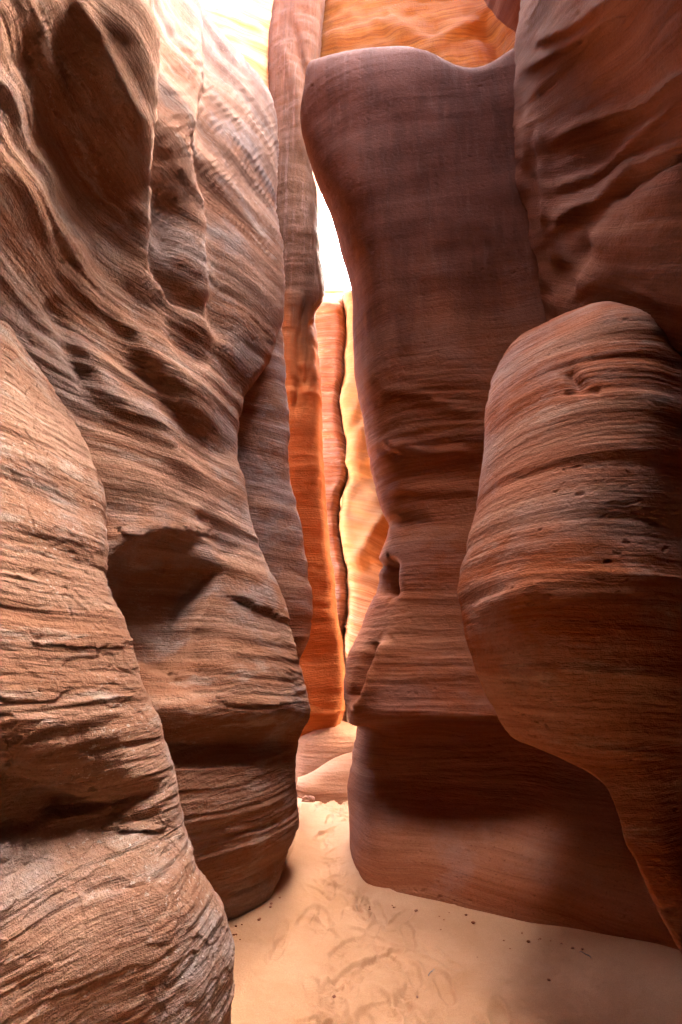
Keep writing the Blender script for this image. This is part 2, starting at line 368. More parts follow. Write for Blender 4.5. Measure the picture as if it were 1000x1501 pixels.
# near left buttress
rows = [lrow(py, (-900, .55), (-300, a), (0, b), (c[0], c[1]), (d[0], d[1]), (e[0], e[1])) for py, a, b, c, d, e in [
    (1640, 1.25, 1.72, (130, 1.95), (240, 2.12), (296, 2.3)),
    (1501, 1.30, 1.75, (140, 1.95), (262, 2.12), (325, 2.35)),
    (1400, 1.30, 1.75, (140, 1.96), (265, 2.14), (329, 2.40)),
    (1330, 1.32, 1.78, (130, 2.00), (252, 2.17), (315, 2.42)),
    (1262, 1.36, 1.84, (120, 2.08), (216, 2.24), (273, 2.46)),
    (1205, 1.42, 1.93, (120, 2.16), (205, 2.33), (256, 2.50)),
    (1160, 1.38, 1.87, (110, 2.10), (198, 2.28), (248, 2.49)),
    (1100, 1.32, 1.76, (100, 2.00), (180, 2.20), (236, 2.48)),
    (1030, 1.30, 1.72, (90, 1.95), (165, 2.18), (214, 2.48)),
    (950, 1.32, 1.75, (85, 2.00), (148, 2.24), (187, 2.52)),
    (880, 1.36, 1.80, (75, 2.06), (130, 2.30), (160, 2.56)),
    (770, 1.45, 1.90, (70, 2.16), (117, 2.40), (147, 2.65)),
    (690, 1.52, 1.98, (60, 2.24), (103, 2.50), (129, 2.75)),
    (600, 1.62, 2.10, (50, 2.36), (84, 2.60), (105, 2.85)),
    (500, 1.75, 2.22, (42, 2.48), (71, 2.72), (91, 3.00)),
    (400, 1.85, 2.38, (36, 2.66), (60, 2.88), (78, 3.15)),
    (300, 2.10, 2.70, (20, 3.00), (40, 3.20), (55, 3.45)),
    (180, 2.60, 3.20, (10, 3.50), (20, 3.70), (30, 3.90))]]
L1 = build_wall('rock_buttress', 'rounded grey brown sandstone buttress with flaky cracked surface, nearest on the left',
    'rock wall', rows, M_near, strokes=[
    ([(60, 1195), (160, 1192), (215, 1168), (245, 1160)], 7, 16, -0.05),
    ([(120, 1302), (200, 1298), (262, 1268)], 5, 12, -0.022),
    ([(0, 1140), (60, 1170), (120, 1180)], 30, 30, -0.05),
    ([(0, 690), (60, 725), (120, 760)], 10, 14, -0.02),
    ([(0, 770), (70, 800), (140, 830)], 9, 14, -0.015),
    ([(75, 420), (95, 560), (120, 680), (150, 800)], 8, 10, 0.02)],
    st=dict(amp=1.0, fine=1.8, flake=0.45, seed=1.5, warp=0.16), nu=330, nv=760, pits=3, skirt=True, parts=[('foot', 0), ('shoulder', 5)])

# main left wall
def l2(py, a, b, c, d, e, f, s):
    hang = 0.21*float(smooth(430, -120, py))          # the upper near part leans out, as far as the first rib
    pts = [(-900, .62 if py > 0 else .5), (-300, a), (0, b), c, d, e, f, s]
    pts = [(q[0], q[1]*(1-hang*(0.25+0.75*float(np.clip(q[0]/195, 0, 1)))*float(np.clip((250-q[0])/40, 0, 1)))) for q in pts]
    return lrow(py, *pts)
rows = [
    l2(1480, 1.85, 2.40, (110, 2.75), (200, 2.95), (310, 3.30), (345, 3.42), (362, 3.62)),
    l2(1350, 1.85, 2.40, (110, 2.72), (200, 2.92), (310, 3.33), (358, 3.52), (388, 3.74)),
    l2(1300, 1.85, 2.40, (110, 2.70), (200, 2.90), (310, 3.25), (370, 3.50), (405, 3.85)),
    l2(1200, 1.85, 2.40, (110, 2.70), (200, 2.88), (320, 3.20), (402, 3.58), (439, 4.05)),
    l2(1125, 1.90, 2.45, (110, 2.75), (200, 2.92), (320, 3.27), (398, 3.70), (435, 4.18)),
    l2(1088, 1.95, 2.50, (110, 2.80), (200, 3.02), (320, 3.42), (400, 3.86), (436, 4.30)),
    l2(1048, 1.85, 2.40, (110, 2.70), (200, 2.86), (320, 3.20), (410, 3.68), (453, 4.20)),
    l2(980, 1.85, 2.42, (110, 2.70), (200, 2.90), (320, 3.25), (402, 3.70), (444, 4.20)),
    l2(900, 1.85, 2.45, (110, 2.75), (200, 3.00), (310, 3.38), (382, 3.78), (424, 4.20)),
    l2(800, 1.85, 2.48, (110, 2.80), (200, 3.08), (290, 3.46), (344, 3.82), (378, 4.20)),
    l2(715, 1.82, 2.48, (110, 2.78), (200, 3.06), (275, 3.44), (326, 3.82), (357, 4.20)),
    l2(640, 1.80, 2.46, (110, 2.78), (200, 3.10), (270, 3.48), (315, 3.86), (343, 4.22)),
    l2(580, 1.74, 2.42, (110, 2.76), (200, 3.10), (280, 3.52), (332, 3.95), (360, 4.30)),
    l2(530, 1.68, 2.36, (110, 2.72), (200, 3.08), (295, 3.56), (360, 4.05), (394, 4.42)),
    l2(470, 1.60, 2.28, (105, 2.66), (200, 3.04), (300, 3.55), (380, 4.10), (412, 4.48)),
    l2(390, 1.50, 2.12, (100, 2.52), (200, 2.98), (305, 3.52), (384, 4.08), (416, 4.45)),
    l2(300, 1.40, 1.96, (100, 2.38), (200, 2.86), (300, 3.42), (372, 3.96), (405, 4.40)),
    l2(200, 1.28, 1.80, (100, 2.20), (200, 2.68), (295, 3.22), (370, 3.84), (406, 4.38)),
    l2(140, 1.22, 1.70, (100, 2.08), (198, 2.56), (285, 3.08), (360, 3.76), (396, 4.24)),
    l2(70, 1.18, 1.62, (100, 1.98), (195, 2.44), (265, 2.88), (312, 3.42), (342, 3.90)),
    l2(0, 1.15, 1.55, (100, 1.90), (190, 2.34), (240, 2.70), (270, 3.02), (286, 3.42)),
    l2(-90, 1.12, 1.50, (95, 1.82), (165, 2.20), (215, 2.55), (243, 2.84), (258, 3.20)),
    l2(-200, 1.08, 1.45, (85, 1.74), (145, 2.06), (190, 2.36), (218, 2.66), (236, 3.00)),
]
LY = (.5, 1.1, 1.5, 1.8, 2.1, 2.4, 2.7, 3.1, 3.7, 5.0)  # unseen upper rows, height and lean shaped to steer the skylight
w = [(0, [('w', *q) for q in zip(xs_, LY, zs_)]) for xs_, zs_ in (
    ((-1.9, -2.1, -2.15, -2.2, -2.25, -2.3, -2.35, -2.45, -2.8, -3.8), (7, 7.4, 8.5, 9.5, 10.5, 11.3, 12, 13, 13.5, 13.5)),
    ((-.9, -1.4, -1.6, -1.6, -1.6, -1.6, -1.5, -1.35, -1.5, -3.2), (9.5, 9, 12, 13.5, 14.5, 15, 16, 17, 17, 16)),
    ((.3, -.8, -1.4, -1.5, -1.5, -1.4, -1.2, -1.0, -1.1, -3.0), (11, 10.5, 15, 15.5, 16, 17, 19, 20, 20, 18)),
    ((.3, -2, -9, -9, -9, -9, -9, -9, -9, -9), (12, 12, 16, 16.5, 17, 18, 20, 21, 21, 19)))]
rows += w
RIB = [(198, -40), (205, 60), (208, 150), (203, 240), (207, 320), (216, 395), (252, 452), (300, 480)]
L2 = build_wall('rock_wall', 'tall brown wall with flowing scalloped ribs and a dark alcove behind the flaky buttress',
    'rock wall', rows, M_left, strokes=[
    (RIB, 46, 9, 0.15), ([(q[0]+30, q[1]) for q in RIB], 20, 22, -0.12),
    ([(40, 0), (100, 170), (140, 300), (185, 420), (240, 520)], 60, 60, -0.17),
    ([(0, 225), (60, 300), (130, 400), (190, 490), (260, 560), (330, 640)], 24, 36, 0.10),
    ([(284, -20), (290, 100), (275, 200), (290, 300), (300, 400), (308, 510)], 30, 6, 0.10),
    ([(300, 40), (306, 120), (296, 230), (312, 330), (322, 420), (326, 520)], 16, 20, -0.07),
    ([(216, 320), (262, 400), (300, 455)], 14, 10, 0.05),
    ([(232, 430), (265, 500), (308, 545)], 14, 22, -0.07),
    ([(80, 430), (108, 520), (140, 575)], 16, 14, -0.05),
    ([(150, 430), (190, 520), (260, 600), (330, 690)], 20, 12, -0.05),
    ([(110, 500), (160, 570), (240, 650), (300, 720)], 18, 18, 0.045),
    ([(60, 20), (100, 130), (150, 240)], 8, 14, 0.05),
    ([(110, -10), (150, 90), (195, 190)], 8, 14, 0.05),
    ([(0, 90), (50, 200), (100, 290)], 8, 16, 0.045),
    ([(160, 920), (205, 848), (262, 838), (322, 865)], 115, 26, -0.32),
    ([(170, 1000), (250, 950), (330, 960)], 60, 60, -0.16),
    ([(150, 835), (180, 800), (235, 775), (300, 778)], 8, 26, 0.07),
    ([(306, 760), (330, 800)], 12, 12, -0.06),
    ([(245, 1056), (340, 1054), (445, 1040)], 6, 18, 0.04)],
    st=dict(amp=1.5, fine=2.6, flake=0.25, seed=5.5, warp=0.12, dip=(0, 0.05), sharp=0.75, long=0.55, lump=0.7), nu=520, nv=1000, pits=5, ext=[(-1.7, -.5), (-1.5, -1.8), (-.9, -2.6), (.4, -3.0)], ext_end=False, skirt=True, parts=[('foot', 0), ('scalloped_face', 5)])

# shaded fin behind it
rows = [(py, [(250, 4.6), (330, 4.7), (s-45, 4.85), (s, 5.1), (s-22, 5.6), (s-120, 7)]) for py, s in [
    (1420, 405), (1300, 420), (1200, 432), (1100, 424), (1010, 424), (960, 438), (920, 455), (882, 458), (850, 452), (770, 440), (700, 425), (600, 419), (520, 415), (450, 408), (380, 398), (250, 390)]]
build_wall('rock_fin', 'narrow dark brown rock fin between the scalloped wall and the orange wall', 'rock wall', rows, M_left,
    st=dict(amp=0.8, fine=1.2, flake=0.5, seed=9.1), nu=150, nv=420, pits=6)

# orange wall
rows = [(py, [(330, 9.2), (l-10, 7.9), (l, 7.2), ((l*1.1+s)/2.1, 7.05), (s-8, 7.15), (s, 7.4), (s-6, 8.1), (s-60, 10)]) for py, l, s in [
    (1250, 395, 440), (1150, 395, 440), (1092, 395, 446), (1066, 400, 496), (1030, 400, 504), (990, 400, 505), (950, 400, 501), (880, 400, 490), (800, 400, 483), (740, 400, 478), (680, 400, 472), (560, 396, 470), (500, 396, 464),
    (455, 396, 463), (440, 396, 473), (425, 398, 476), (380, 400, 470), (330, 400, 466), (270, 402, 461), (240, 402, 456), (180, 404, 462), (120, 402, 466), (60, 402, 470), (0, 410, 475), (-80, 416, 482), (-250, 425, 500)]]
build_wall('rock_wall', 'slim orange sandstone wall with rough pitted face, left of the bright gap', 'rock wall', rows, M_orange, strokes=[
    ([(446, 420), (436, 520), (432, 600)], 5, 8, -0.10), ([(455, 470), (447, 560)], 4, 4, -0.06),
    ([(410, 60), (430, 150), (458, 245)], 9, 7, 0.08), ([(425, 20), (440, 100), (455, 170)], 7, 5, -0.08), ([(440, 1045), (490, 1040)], 6, 14, 0.06)],
    st=dict(amp=0.9, fine=1.6, flake=0.3, seed=13.0), nu=170, nv=620, pits=8)

# sunlit upper wall
rows = [(py, [(120, 6.0), (220, 6.6), (300, 7.0), (360, 7.3), (420, 7.8), (470, 9.0)]) for py in (420, 300, 220, 140, 70, 0, -80, -200)]
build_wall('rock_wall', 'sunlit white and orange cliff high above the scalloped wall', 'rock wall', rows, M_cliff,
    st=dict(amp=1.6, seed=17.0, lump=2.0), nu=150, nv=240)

# ------------------------------------------------------------------ far end
FL = [(1120, 560), (1060, 540), (950, 504), (914, 506), (830, 507), (812, 503), (724, 500), (700, 509), (676, 510), (650, 507), (610, 500), (571, 499), (545, 504), (520, 504), (480, 507), (450, 504)]
rows = [(py, [(410, 11.0), (450, 10.9), (s-24, 10.8), (s-9, 10.8), (s-1, 11.0), (s, 11.9)]) for py, s in FL[2:]]
rows = [(1160, [(410, 11.0), (450, 10.9), (480, 10.8), (500, 10.8), (520, 11.0), (530, 12.)])] + rows
rows.append((432, [(410, 13), (450, 13), (476, 13), (490, 13), (500, 13), (506, 13)]))
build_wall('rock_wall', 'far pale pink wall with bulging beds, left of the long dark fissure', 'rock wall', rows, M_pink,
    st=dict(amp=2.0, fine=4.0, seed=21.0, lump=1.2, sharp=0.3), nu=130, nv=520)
rows = [(py, [(s-60, 12.8), (s+2.5, 12.2), (s+1.5, 10.9), (s+8, 10.5), (s+40, 10.2), (s+130, 9.9), (740, 9.4)]) for py, s in FL[2:]]
rows = [(1160, [(460, 12.8), (520, 12.2), (520, 10.9), (540, 10.5), (570, 10.2), (640, 9.9), (740, 9.4)])] + rows
rows.append((425, [(450, 12.8), (505, 12.2), (507, 11), (512, 10.6), (540, 10.3), (630, 10, 220), (740, 9.5, 150)]))  # hidden right end, widened and raised to block the sun
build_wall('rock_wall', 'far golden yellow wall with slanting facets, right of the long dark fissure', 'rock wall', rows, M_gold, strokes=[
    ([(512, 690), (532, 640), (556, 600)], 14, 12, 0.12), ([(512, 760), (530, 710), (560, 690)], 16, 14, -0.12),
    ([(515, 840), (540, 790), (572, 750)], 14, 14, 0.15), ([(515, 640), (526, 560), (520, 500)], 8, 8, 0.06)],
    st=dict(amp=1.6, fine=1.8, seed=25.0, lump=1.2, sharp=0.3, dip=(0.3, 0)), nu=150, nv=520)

# low ledges where the sand ends
rows = [(0, [(430, 6.95, 1120), (445, 6.85, 1116), (480, 6.8, 1112), (515, 6.8, 1112), (550, 6.9, 1116)]),
        (0, [(428, 7.05, 1092), (445, 6.98, 1085), (480, 6.95, 1080), (512, 6.95, 1084), (550, 7.0, 1090)]),
        (0, [(426, 7.5, 1082), (452, 7.5, 1064), (480, 7.5, 1059), (505, 7.5, 1066), (550, 7.5, 1082)]),
        (0, [(420, 8.8, 1082), (452, 8.9, 1068), (480, 9.0, 1063), (505, 9.0, 1068), (550, 8.8, 1084)]),
        (0, [(420, 9.8, 1120), (452, 9.9, 1120), (480, 10., 1120), (505, 10., 1120), (550, 9.8, 1120)])]
rows = [(0, [(430, 6.85, 1200), (445, 6.75, 1200), (480, 6.7, 1200), (515, 6.7, 1200), (550, 6.8, 1200)])] + rows
build_wall('rock_mound', 'smooth rounded pale pink rock mound at the far end of the sand', 'rock', rows, M_mound, st=dict(amp=0.7, fine=0.8, seed=29.0, lump=1.2), nu=160, nv=200)
rows = [(0, [(432, 6.3, 1200), (445, 6.2, 1200), (480, 6.15, 1200), (515, 6.15, 1200), (550, 6.3, 1200)]),
        (0, [(434, 6.4, 1152), (448, 6.3, 1153), (480, 6.25, 1158), (512, 6.25, 1160), (550, 6.4, 1160)]),
        (0, [(436, 6.5, 1143), (450, 6.45, 1140), (480, 6.4, 1134), (512, 6.4, 1130), (550, 6.5, 1128)]),
        (0, [(436, 6.8, 1139), (455, 6.75, 1132), (485, 6.75, 1116), (515, 6.75, 1106), (550, 6.8, 1100)]),
        (0, [(436, 7.2, 1160), (455, 7.2, 1150), (485, 7.2, 1140), (515, 7.2, 1130), (550, 7.2, 1130)])]
build_wall('rock_ledge', 'low slanting ledge of layered sandstone lying between the sand and the rounded pink mound', 'rock', rows, M_mound, st=dict(amp=0.8, fine=1.0, seed=31.0), nu=160, nv=120)

# ------------------------------------------------------------------ right side
def rback(px, Y, a=22, da=0.7, b=120, db=2.4):
    return [(px+b, Y+db), (px+a, Y+da)]
def rrow(py, s, *pts):
    return (py, rback(*s)+[s]+list(pts))

# tall varnished wall in the middle
def r3(py, s, *pts):                                    # the face leans out over the canyon higher up
    k = 1-0.28*float(np.clip((700-py)/610, 0, 1))
    return rrow(py, *[(q[0], q[1]*k)+tuple(q[2:]) for q in (s,)+pts])
rows = [
    r3(1480, (540, 3.85), (572, 3.85), (630, 3.70), (730, 3.50), (870, 3.20), (1000, 2.95), (1150, 2.6)),
    r3(1320, (538, 3.95), (580, 3.80), (640, 3.70), (740, 3.52), (870, 3.26), (1000, 3.02), (1150, 2.7)),
    r3(1285, (527, 4.10), (566, 3.93), (630, 3.80), (735, 3.62), (860, 3.40), (1000, 3.15), (1150, 2.9)),
    r3(1220, (512, 4.62), (550, 4.18), (620, 4.06), (725, 3.90), (850, 3.66), (1000, 3.38), (1150, 3.1)),
    r3(1150, (510, 4.85), (548, 4.48), (620, 4.40), (720, 4.20), (845, 3.92), (1000, 3.60), (1150, 3.3)),
    r3(1100, (517, 4.92), (552, 4.58), (620, 4.48), (720, 4.30), (840, 4.02), (1000, 3.68), (1150, 3.4)),
    r3(1068, (525, 4.95), (562, 4.52), (625, 4.40), (720, 4.24), (840, 3.98), (1000, 3.66), (1150, 3.4)),
    r3(1050, (514, 4.62), (545, 4.12), (620, 3.92), (720, 3.80), (840, 3.64), (1000, 3.40), (1150, 3.1)),
    r3(1020, (507, 4.70), (545, 4.15), (620, 3.96), (720, 3.84), (840, 3.68), (1000, 3.44), (1150, 3.1)),
    r3(970, (511, 4.75), (556, 4.22), (625, 4.04), (720, 3.92), (840, 3.74), (1000, 3.48), (1150, 3.1)),
    r3(920, (534, 4.75), (572, 4.28), (635, 4.12), (725, 4.00), (840, 3.80), (1000, 3.52), (1150, 3.1)),
    r3(870, (553, 4.74), (588, 4.34), (645, 4.18), (730, 4.06), (840, 3.86), (1000, 3.56), (1150, 3.1)),
    r3(820, (556, 4.72), (592, 4.34), (645, 4.20), (730, 4.10), (840, 3.90), (1000, 3.60), (1150, 3.1)),
    r3(782, (570, 4.62), (602, 4.38), (650, 4.26), (730, 4.14), (840, 3.94), (1000, 3.62), (1150, 3.1)),
    r3(766, (572, 4.72), (604, 4.44), (650, 4.30), (730, 4.16), (840, 3.96), (1000, 3.64), (1150, 3.1)),
    r3(752, (565, 4.70), (602, 4.42), (650, 4.30), (730, 4.18), (840, 3.98), (1000, 3.66), (1150, 3.1)),
    r3(700, (552, 4.76), (592, 4.42), (645, 4.32), (730, 4.20), (840, 4.00), (1000, 3.70), (1150, 3.1)),
    r3(640, (538, 4.82), (582, 4.46), (640, 4.36), (730, 4.24), (840, 4.05), (1000, 3.74), (1150, 3.1)),
    r3(560, (524, 4.92), (570, 4.52), (635, 4.42), (730, 4.32), (840, 4.12), (1000, 3.80), (1150, 3.1)),
    r3(430, (517, 5.12), (560, 4.68), (630, 4.56), (730, 4.45), (830, 4.28), (1000, 3.95), (1150, 3.2)),
    r3(330, (492, 5.24), (540, 4.80), (620, 4.66), (720, 4.55), (820, 4.40), (1000, 4.05), (1150, 3.3)),
    r3(250, (463, 5.32), (520, 4.88), (610, 4.74), (710, 4.64), (810, 4.50), (1000, 4.15), (1150, 3.4)),
    r3(180, (447, 5.36), (512, 4.95), (600, 4.80), (700, 4.72), (800, 4.58), (1000, 4.20), (1150, 3.5)),
    r3(125, (452, 5.36), (514, 4.98), (600, 4.84), (695, 4.78, 130), (790, 4.64), (1000, 4.25), (1150, 3.6)),
    r3(90, (458, 5.42), (520, 5.06, 78), (600, 4.95, 76), (690, 4.90, 104), (780, 4.72, 70), (1000, 4.35, 60), (1150, 3.7)),
    (0, [(650, 6.2, 120), (540, 4.9, 104), (496, 4.45, 98), (528, 4.3, 90), (604, 4.2, 90), (692, 4.1, 116), (782, 4.0, 86), (1000, 3.7, 72), (1150, 3.2, 75)]),
    (0, [(640, 7.8, 150), (520, 6.6, 120), (490, 6.2, 112), (530, 6.2, 112), (605, 6.1, 112), (690, 6.0, 130), (780, 5.9, 110), (1000, 5.5, 90), (1150, 4.8, 90)]),
]
R3 = build_wall('rock_wall', 'tall dark purple brown wall with vertical streaks and a jutting ledge near its foot', 'rock wall', rows, M_varn, strokes=[
    ([(562, 832), (566, 870)], 9, 12, -0.25),
    ([(575, 930), (552, 985), (522, 1052)], 12, 14, 0.07), ([(552, 935), (530, 985), (515, 1030)], 9, 12, -0.10),
    ([(540, 560), (620, 585), (700, 600)], 10, 10, 0.02), ([(560, 650), (640, 662), (700, 664)], 6, 10, 0.035),
    ([(570, 712), (640, 716), (700, 720)], 8, 16, 0.03)],
    st=dict(amp=0.9, fine=1.1, seed=33.0, lump=0.8, fade=(3.6, 5.0, 0.25), foot=True), nu=420, nv=900, pits=10, parts=[('foot', 0), ('ledge', 6), ('overhang', 14)])

# bulging near boulder on the right
def r2(py, s, p1, p2, p3, y1000, y1300):
    s = (s[0]+4+16*float(smooth(480, 640, py)),)+s[1:]
    return (py, [(s[0]+230, s[1]+1.9, s[2] if len(s) > 2 else py), (s[0]+45, s[1]+.75, s[2] if len(s) > 2 else py), s, p1, p2, p3, (1000, p3[1]+.08), (1230, p3[1]+.55), (1480, p3[1]+1.3)])
rows = [
    (0, [('w', 2.6, 4.2, -.3), ('w', 2.4, 3.5, -.3), ('w', 2.0, 2.6, -.3), ('w', 1.9, 2.3, -.3), ('w', 1.85, 2.0, -.3), ('w', 1.8, 1.8, -.3), ('w', 2.2, 1.9, -.3), ('w', 2.6, 2.4, -.3), ('w', 3, 2.8, -.3)]),
    (1600, [(1400, 3.4), (1250, 2.8), (1130, 2.25), (1150, 2.15), (1170, 2.1), (1190, 2.05), (1210, 2.05), (1400, 2.5), (1650, 3.2)]),
    (1480, [(1320, 3.4), (1160, 2.7), (1058, 2.00), (1075, 1.95), (1095, 1.92), (1115, 1.9), (1140, 1.94), (1350, 2.4), (1600, 3.1)]),
    (1390, [(1260, 3.5), (1090, 2.7), (1000, 2.18), (1015, 2.16), (1035, 2.15), (1055, 2.15), (1085, 2.2), (1310, 2.6), (1560, 3.0)]),
    (1310, [(1200, 3.6), (1040, 2.7), (957, 2.24), (972, 2.22), (990, 2.21), (1010, 2.21), (1050, 2.25), (1280, 2.6), (1520, 3.0)]),
    r2(1235, (902, 2.28), (922, 2.25), (945, 2.24), (970, 2.24), 1.83, 1.24),
    r2(1150, (858, 2.30), (884, 2.25), (918, 2.23), (955, 2.23), 1.81, 1.22),
    r2(1120, (806, 2.34), (846, 2.26), (892, 2.22), (942, 2.21), 1.80, 1.21),
    r2(1090, (744, 2.42), (806, 2.27), (868, 2.20), (932, 2.19), 1.79, 1.21),
    r2(1030, (710, 2.47), (780, 2.24), (855, 2.12), (926, 2.11), 1.78, 1.20),
    r2(960, (687, 2.52), (760, 2.21), (845, 2.06), (922, 2.04), 1.77, 1.20),
    r2(905, (675, 2.55), (750, 2.19), (840, 2.01), (920, 1.98), 1.76, 1.20),
    r2(868, (671, 2.58), (748, 2.18), (840, 1.98), (920, 1.94), 1.76, 1.20),
    r2(820, (680, 2.62), (752, 2.24), (842, 2.02), (922, 1.98), 1.79, 1.22),
    r2(750, (690, 2.68), (762, 2.30), (850, 2.07), (928, 2.03), 1.83, 1.24),
    r2(680, (702, 2.74), (774, 2.36), (858, 2.13), (932, 2.08), 1.87, 1.26),
    r2(590, (713, 2.80), (786, 2.42), (866, 2.19), (936, 2.14), 1.92, 1.30),
    r2(520, (745, 2.88), (806, 2.52), (876, 2.29), (940, 2.24), 2.00, 1.36),
    (470, [(1020, 5, 480), (835, 3.7, 470), (785, 2.96, 478), (832, 2.70, 456), (890, 2.48, 438), (950, 2.38, 454), (1000, 2.45, 488), (1230, 2.6, 600), (1480, 3.1, 700)]),
    (470, [(1020, 5.2, 500), (850, 4.4, 490), (820, 3.9, 490), (850, 3.6, 480), (900, 3.3, 470), (955, 3.1, 480), (1005, 3.0, 510), (1230, 3.2, 620), (1480, 3.6, 720)]),
]
ZR2 = [(0.5, 0.0), (1.93, .0), (2.0, .014), (2.12, .01), (2.22, .006), (2.30, -.008), (2.36, .012), (2.56, .006), (2.63, -.008), (2.68, .012), (2.9, .006), (2.96, .012), (3.3, .0), (4, 0)]
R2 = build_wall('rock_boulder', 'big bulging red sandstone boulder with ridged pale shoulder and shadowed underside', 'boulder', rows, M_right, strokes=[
    ([(840, 545), (850, 560)], 10, 10, -0.05), ([(828, 570), (850, 575), (880, 572)], 8, 8, -0.03),
    ([(700, 890), (760, 870), (800, 855)], 22, 8, 0.02)],
    zprof=ZR2, st=dict(amp=0.9, fine=1.0, seed=37.0, warp=0.10, dip=(0.08, 0.0), sharp=0.5, lump=0.8), nu=430, nv=820, pits=12, parts=[('underside', 0), ('shoulder', 11)])

# near right wall above it
def r1(py, s, *pts):
    s = (s[0]+14,)+s[1:]
    return (py, [(s[0]+200, s[1]+2.6), (s[0]+25, s[1]+.9), s]+list(pts))
rows = [
    r1(620, (820, 3.6), (870, 3.3), (920, 3.0), (1000, 2.6), (1300, 1.7), (1900, .75)),
    r1(520, (806, 3.5), (860, 3.1), (920, 2.72), (1000, 2.3), (1300, 1.55), (1900, .7)),
    r1(450, (796, 3.45), (850, 2.95), (920, 2.50), (1000, 2.08), (1300, 1.42), (1900, .65)),
    r1(370, (786, 3.40), (850, 2.86), (920, 2.40), (1000, 1.98), (1300, 1.36), (1900, .6)),
    r1(290, (772, 3.38), (845, 2.82), (920, 2.34), (1000, 1.92), (1300, 1.30), (1900, .6)),
    r1(220, (758, 3.36), (840, 2.76), (920, 2.26), (1000, 1.86), (1300, 1.26), (1900, .58)),
    r1(140, (760, 3.10), (840, 2.46), (920, 1.98), (1000, 1.62), (1300, 1.10), (1900, .52)),
    r1(70, (758, 2.88), (840, 2.22), (920, 1.77), (1000, 1.45), (1300, 1.00), (1900, .48)),
    r1(0, (764, 2.64), (840, 1.97), (920, 1.58), (1000, 1.30), (1300, .92), (1900, .45)),
    r1(-90, (776, 2.38), (845, 1.78), (920, 1.43), (1000, 1.17), (1300, .84), (1900, .42)),
    r1(-200, (790, 2.14), (850, 1.62), (920, 1.30), (1000, 1.06), (1300, .76), (1900, .40)),
]
RY = (4.8, 3.4, 2.4, 1.85, 1.5, 1.2, .9, .45)  # unseen top rows, raised and leaned in to block sun and sky
for k, (xs_, zs_) in enumerate((((3.6, 2.4, 1.8, 1.62, 1.55, 1.45, 1.2, .9), (12, 11, 9.6, 8.2, 7.2, 6.5, 6.2, 6.0)), ((2.6, 2.0, 1.65, 1.5, 1.4, .9, 0, -1.0), (18, 17, 11, 9.3, 8.5, 8.0, 8, 8)),
                 ((2.2, 1.7, 1.6, 1.55, 1.45, .5, -.9, -1.6), (25, 24, 13, 9.9, 9.3, 9.3, 9.6, 9.6)), ((12,)*8, (26, 25, 14, 10.5, 10, 10.2, 10.6, 10.6)))):
    rows.append((0, [('w', x, y+(.9 if k and y > 4 else 0), z) for x, y, z in zip(xs_, RY, zs_)]))
rows = [(a, b[:8]) if len(b) > 8 else (a, b) for a, b in rows]
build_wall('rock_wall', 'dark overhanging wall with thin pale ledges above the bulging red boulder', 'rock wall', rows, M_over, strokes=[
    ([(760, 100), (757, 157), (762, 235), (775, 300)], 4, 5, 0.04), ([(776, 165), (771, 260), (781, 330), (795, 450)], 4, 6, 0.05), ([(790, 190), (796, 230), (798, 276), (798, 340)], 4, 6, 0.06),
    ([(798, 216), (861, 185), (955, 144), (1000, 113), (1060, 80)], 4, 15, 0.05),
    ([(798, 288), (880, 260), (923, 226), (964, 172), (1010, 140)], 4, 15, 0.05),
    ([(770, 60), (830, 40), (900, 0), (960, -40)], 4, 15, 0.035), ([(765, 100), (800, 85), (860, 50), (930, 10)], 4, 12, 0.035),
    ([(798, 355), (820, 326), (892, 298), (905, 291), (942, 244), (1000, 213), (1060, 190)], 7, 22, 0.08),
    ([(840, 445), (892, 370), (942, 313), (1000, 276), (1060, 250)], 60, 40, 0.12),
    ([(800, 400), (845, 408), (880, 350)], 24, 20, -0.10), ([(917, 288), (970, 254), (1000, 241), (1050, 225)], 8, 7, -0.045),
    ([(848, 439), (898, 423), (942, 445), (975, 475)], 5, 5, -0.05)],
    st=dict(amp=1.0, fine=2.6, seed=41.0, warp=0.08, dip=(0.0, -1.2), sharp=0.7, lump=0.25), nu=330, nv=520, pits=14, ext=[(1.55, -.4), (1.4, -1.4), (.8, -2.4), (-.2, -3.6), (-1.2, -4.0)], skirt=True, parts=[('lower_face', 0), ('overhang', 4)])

# golden wall high at the back
rows = [(py, ([(560, 10.5), (s+12, 8.6)] if py < 250 else [(s+330, 10.4), (s+95, 8.8)])+[(s, 7.9), (max(s+20, 560), 7.6), (max(s+60, 640), 7.4), (max(s+100, 710), 7.2), (max(s+140, 745), 7.0), (max(s+180, 790), 6.2), (900, 5.9)]) for py, s in [
    (1250, 650), (900, 650), (600, 640), (440, 560), (320, 490), (180, 466), (110, 466), (70, 471), (30, 479), (0, 484), (-60, 492), (-130, 498)]]+[(0, [(560, 12, -90), (504, 11, -100), (502, 10.5, -106), (560, 10, -106), (640, 10, -106), (710, 10, -106), (745, 10, -106), (790, 10, -106), (900, 10, -106)])]  # low rows, hidden behind the streaked wall, added to stop the sun
build_wall('rock_wall', 'glowing golden orange wall high above the dark streaked wall', 'rock wall', rows, M_top, strokes=[
    ([(470, 62), (560, 48), (640, 60), (720, 30)], 10, 16, 0.12), ([(700, 30), (725, 60), (735, 100)], 14, 14, -0.2)],
    st=dict(amp=2.0, fine=1.4, seed=45.0, lump=2.0, sharp=0.3), nu=260, nv=200)

